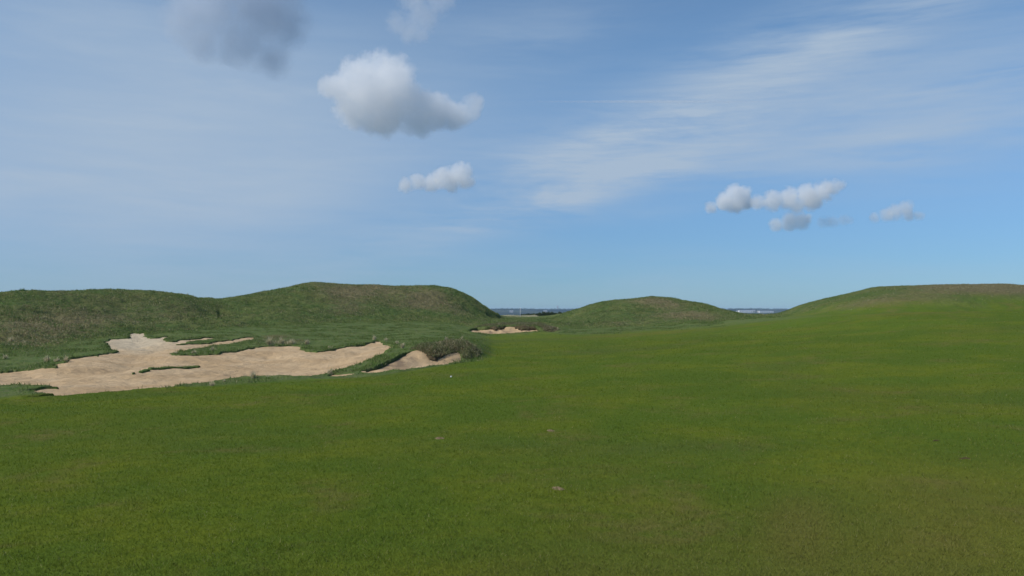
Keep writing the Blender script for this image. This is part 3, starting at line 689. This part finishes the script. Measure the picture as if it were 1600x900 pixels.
# pale strand on the far shore
nx2 = 60; V = []; 
for i in range(nx2):
    q = i/(nx2-1); px = 772 + 37*q; d = 2390 + 12*math.sin(i*.7); x = (px-800)/F*d; tp = 1.6*math.sin(math.pi*min(1, max(0, q)))**.35 + .25*math.sin(i*1.3)
    V += [(x, d-40, -4.4), (x, d, -4+tp), (x, d+25, -4+tp), (x, d+70, -4.4)]
fs = []
for i in range(nx2-1):
    for k in range(3): a = i*4+k; fs.append((a, a+4, a+5, a+1))
o = mesh_obj('beach', V, fs, plain('pale_strand', (.50,.44,.34), 1, .1), None, None, True); tag(o, 'pale sandbank strip across the bay', 'beach', kind='structure')
# distant tower
x = (871.5-800)/F*4600; tz = coast_z(x, 4600); tw = empty('tower', (x, 4600, tz)); tag(tw, 'faint pinkish tower rising from the far coast', 'tower')
BRICK = plain('pink_brick', (.60,.50,.48), .9, .2)
V, f = tube([(0,0,-3),(0,0,14),(0,0,18)], [2.6,2.2,2.2], 16); mesh_obj('shaft', V, f, BRICK, tw)
V, f = tube([(0,0,18.05),(0,0,20),(0,0,23),(0,0,24.5)], [2.4,3.8,3.8,1.6], 16); mesh_obj('tank', V, f, BRICK, tw)

# ------------------------------------------------------------------ clouds: real volumes
SUN_AZ, SUN_EL = R(-112), R(44)          # azimuth from the view direction, negative is to the left
def cloud(lobes, dist, label, dens, nscale=1.0, edge=(.0,.35), name='cloud', squash=1.0, col=(1,1,1), rough=.6, namp=1.0, xs=1.0):
    P = []
    for (px, py, rp) in lobes:
        x, y, z = ray_pt(px, py, dist); P.append((x, y, z, rp/F*dist))
    P = np.array(P); rm = P[:, 3].max()
    P[:, 1] += rng.uniform(-.5, .5, len(P))*rm
    c = P[:, :3].mean(0); Q = P.copy(); Q[:, :3] -= c
    # hull: union of the lobes
    v, f = ico(3)
    V = []; FF = []
    for q in Q:
        V.append(v*q[3]*1.18*np.array([xs, 1, squash]) + q[:3]); FF.append(f + len(v)*len(FF))
    o = mesh_obj(name, np.concatenate(V), np.concatenate(FF), None or TMP)
    md = o.modifiers.new('r', 'REMESH'); md.mode = 'VOXEL'; md.voxel_size = max(rm*.16, 2.0)
    dg = bpy.context.evaluated_depsgraph_get(); me = bpy.data.meshes.new_from_object(o.evaluated_get(dg)); o.modifiers.clear(); o.data = me; me.materials.clear()
    o.location = c
    m, t = material(name + '_vapour'); me.materials.append(m)
    vv = t.add('ShaderNodeTexCoord').outputs['Object']
    w = t.add('ShaderNodeVectorMath', operation='ADD'); t.link(vv, w.inputs[0])
    nz = t.add('ShaderNodeTexNoise'); t.link(vv, nz.inputs['Vector']); nz.inputs['Scale'].default_value = nscale/rm*.9; nz.inputs['Detail'].default_value = 1
    sc = t.add('ShaderNodeVectorMath', operation='SCALE'); sub = t.add('ShaderNodeVectorMath', operation='SUBTRACT'); t.link(nz.outputs['Color'], sub.inputs[0]); sub.inputs[1].default_value = (.5,.5,.5)
    t.link(sub.outputs[0], sc.inputs[0]); sc.inputs['Scale'].default_value = rm*.7*namp; t.link(sc.outputs[0], w.inputs[1])
    acc = None
    for q in Q:
        a = t.add('ShaderNodeVectorMath', operation='SUBTRACT'); t.link(w.outputs[0], a.inputs[0]); a.inputs[1].default_value = tuple(q[:3])
        b = t.add('ShaderNodeVectorMath', operation='MULTIPLY'); t.link(a.outputs[0], b.inputs[0]); b.inputs[1].default_value = (1/q[3]/xs, 1/q[3], 1/q[3]/squash)
        l = t.add('ShaderNodeVectorMath', operation='LENGTH'); t.link(b.outputs[0], l.inputs[0])
        d = t.m('SUBTRACT', 1.0, l.outputs['Value'])
        acc = d if acc is None else t.m('SMOOTH_MAX', acc, d, .15)
    fine = t.m('ADD', t.m('MULTIPLY', t.noise(vv, nscale/rm*2.4, 3, rough), .6), t.m('MULTIPLY', t.noise(vv, nscale/rm*6.5, 4, .65), .4))
    e = t.m('ADD', acc, t.m('MULTIPLY', t.m('SUBTRACT', fine, .5), 1.7*namp))
    den = t.m('MULTIPLY', t.ramp(e, edge[0], edge[1]), dens)
    pv = t.add('ShaderNodeVolumePrincipled'); pv.inputs['Color'].default_value = (*col, 1); pv.inputs['Anisotropy'].default_value = .2; t.link(den, pv.inputs['Density'])
    ou = t.add('ShaderNodeOutputMaterial'); t.link(pv.outputs[0], ou.inputs['Volume'])
    return tag(o, label, 'cloud', 'small white clouds in the blue sky')
TMP = bpy.data.materials.new('tmp')
cloud([(598,118,42),(568,138,46),(534,142,32),(556,166,40),(612,145,50),(640,162,38),(592,174,42),(680,176,32),(706,177,26),(739,155,17),(726,172,22),(655,184,30)], 3000,
      'largest white puffy cloud high left of centre', .012, 1.0, (-.03,.28), namp=1.0)
cloud([(632,289,13),(652,285,13),(672,284,16),(694,279,19),(716,271,20),(730,266,13),(705,289,14),(728,282,14)], 4300, 'small flat-based cloud directly below the largest one', .017, 1.0, (-.08,.4))
cloud([(1112,324,11),(1130,315,15),(1147,302,16),(1162,304,16),(1150,317,18),(1170,314,14)], 5200, 'brightest white cloud lump at left of the right-hand group', .020, 1.0, (-.05,.4), namp=.85)
cloud([(1186,316,14),(1208,314,17),(1233,311,19),(1260,306,20),(1285,300,18),(1306,292,13),(1322,287,9),(1245,321,14),(1275,313,16)], 4900, 'long greyish cloud trailing right from the brightest lump', .017, 1.0, (-.08,.4))
cloud([(1216,350,13),(1234,347,16),(1252,346,15),(1264,341,9)], 5000, 'small rounded cloud hanging beneath the long greyish one', .014, 1.0, (-.08,.4), namp=.8)
cloud([(1284,348,9),(1294,347,10),(1306,346,10),(1318,344,10),(1330,343,8)], 5000, 'faint thin wisp between two small clouds at right', .007, 1.0, (-.1,.5))
cloud([(1368,340,9),(1384,336,12),(1400,331,14),(1416,325,13),(1424,334,12),(1436,338,8)], 5000, 'rightmost slanted wispy cloud', .014, 1.0, (-.1,.5))
cloud([(290,20,50),(335,15,60),(395,10,66),(440,30,46),(375,52,48),(320,60,40),(420,78,38),(345,-30,75),(420,-40,75)], 2000, 'soft dark grey cloud at the top left of the sky', .013, .8, (-.15,.9), rough=.5, col=(.72,.78,.86))  # grey vapour colour paints in the shade of its underside
cloud([(640,50,26),(620,40,24),(660,20,34),(690,0,34),(655,55,20),(640,-15,34)], 2300, 'faint ragged cloud patch at the top edge above the largest', .006, 1.2, (0,.6))
c0 = cloud([(1020, 159, 2.8)], 6500, 'thin straight vapour trail crossing the blue above the right-hand clouds', .020, .15, (-.2,.7), name='vapour_trail', namp=.5, xs=68)
c0['category'] = 'vapour trail'; del c0['group']

# ------------------------------------------------------------------ haze
V, f = box(-11900, 11900, -11900, 11900, -11.0, 34.0)
m, t = material('haze_air'); pv = t.add('ShaderNodeVolumePrincipled'); pv.inputs['Color'].default_value = (.50,.70,1,1); pv.inputs['Density'].default_value = .00011; pv.inputs['Anisotropy'].default_value = 0
ou = t.add('ShaderNodeOutputMaterial'); t.link(pv.outputs[0], ou.inputs['Volume'])
hz_ = mesh_obj('haze', V, f, m); tag(hz_, 'thin bluish sea haze over the bay', 'haze', kind='stuff')

# ------------------------------------------------------------------ sky
w = bpy.data.worlds.new('World'); scene.world = w; w.use_nodes = True; t = NT(w.node_tree)
sky = t.add('ShaderNodeTexSky', sky_type='NISHITA'); sky.sun_disc = False; sky.sun_elevation = SUN_EL; sky.sun_rotation = SUN_AZ
sky.air_density = 1.0; sky.dust_density = 0; sky.ozone_density = 1.6; sky.altitude = 0
D = t.add('ShaderNodeTexCoord').outputs['Generated']
sep = t.add('ShaderNodeSeparateXYZ'); t.link(D, sep.inputs[0])
az = t.m('ARCTAN2', sep.outputs[0], sep.outputs[1]); el = t.m('ARCSINE', sep.outputs[2])
def A(px): return math.atan((px-800)/F)
def E(py): return math.atan(float(slope(py)))
def blob(px, py, wx, wy, rot=0, amp=1.0):
    dx = t.m('SUBTRACT', az, A(px)); dy = t.m('SUBTRACT', el, E(py)); c, s = math.cos(rot), math.sin(rot)
    u = t.m('ADD', t.m('MULTIPLY', dx, c), t.m('MULTIPLY', dy, s)); v = t.m('SUBTRACT', t.m('MULTIPLY', dy, c), t.m('MULTIPLY', dx, s))
    q = t.m('ADD', t.m('POWER', t.m('ABSOLUTE', t.m('DIVIDE', u, wx/F)), 2.0), t.m('POWER', t.m('ABSOLUTE', t.m('DIVIDE', v, wy/F)), 2.0))
    return t.m('MULTIPLY', t.m('EXPONENT', t.m('MULTIPLY', q, -1.0)), amp)
acc = None; left_ = None
for b in ((150,265,460,180,R(5),.92),(430,150,300,120,0,.30),(460,310,200,50,R(14),.35),(880,300,260,38,R(14),.42),(1000,215,300,45,R(12),.40),(1250,110,330,42,R(15),.34),(1500,200,300,100,R(6),.46),(850,315,270,26,R(17),.34),(960,215,180,24,R(17),.28),
          (1180,265,260,34,R(4),.20),(1430,50,260,35,R(16),.30),(820,60,200,60,R(10),.2),(930,342,200,12,R(3),.16),(1180,75,140,30,R(15),.25),(800,440,600,40,0,.22),(60,60,200,60,0,.25)):
    q = blob(*b)
    if b[0] < 500: left_ = q if left_ is None else t.m('ADD', left_, q)
    else: acc = q if acc is None else t.m('ADD', acc, q)
st = t.noise(t.mapping(D, (1.6, 1.6, 11.0), (0, R(13), 0)), 1.7, 6, .62, .35)
st2 = t.noise(t.mapping(D, (3, 3, 30.0), (0, R(11), 0), (4,1,2)), 2.3, 6, .65, .3)
mod = t.m('ADD', .30, t.m('ADD', t.m('MULTIPLY', t.ramp(st, .36, .64), .85), t.m('MULTIPLY', t.m('SUBTRACT', st2, .5), 1.7)))
modl = t.m('ADD', .82, t.m('ADD', t.m('MULTIPLY', t.ramp(st, .36, .64), .22), t.m('MULTIPLY', t.m('SUBTRACT', st2, .5), .35)))
veil = t.m('ADD', t.m('MULTIPLY', t.m('MULTIPLY', acc, mod), 1.15), t.m('MULTIPLY', t.m('MULTIPLY', left_, modl), 1.05), clamp=True)
low = t.ramp(el, -.02, .33)
scl = t.mix(1.0, sky.outputs[0], t.mix(low, (.33,.57,.96), (.88,1.10,1.24)), 'MULTIPLY')
scl = t.mix(t.m('MULTIPLY', veil, .95, clamp=True), scl, (4.15,5.25,6.65))
bg = t.add('ShaderNodeBackground'); t.link(scl, bg.inputs[0]); bg.inputs[1].default_value = .08
ou = t.add('ShaderNodeOutputWorld'); t.link(bg.outputs[0], ou.inputs[0])

# ------------------------------------------------------------------ sun, camera, settings
sl = bpy.data.lights.new('sun', 'SUN'); sl.energy = 3.6; sl.angle = R(.53); sl.color = (1, .95, .86)
so = bpy.data.objects.new('sun', sl); COL.objects.link(so)
sd_ = Vector((math.sin(SUN_AZ)*math.cos(SUN_EL), math.cos(SUN_AZ)*math.cos(SUN_EL), math.sin(SUN_EL)))
so.rotation_euler = sd_.to_track_quat('Z', 'Y').to_euler(); so.location = sd_*50
cam = bpy.data.cameras.new('camera'); co = bpy.data.objects.new('camera', cam); COL.objects.link(co); scene.camera = co
cam.sensor_width = 36; cam.lens = 36*F/1600; cam.clip_start = .05; cam.clip_end = 60000
co.location = (0, 0, EYE); co.rotation_euler = (math.pi/2 + PITCH, 0, 0)
scene.view_settings.view_transform = 'Standard'; scene.view_settings.look = 'None'; scene.view_settings.gamma = 1; scene.view_settings.exposure = .25
cy_ = scene.cycles; cy_.volume_bounces = 8; cy_.max_bounces = 10; cy_.volume_step_rate = 1.0; cy_.use_denoising = True
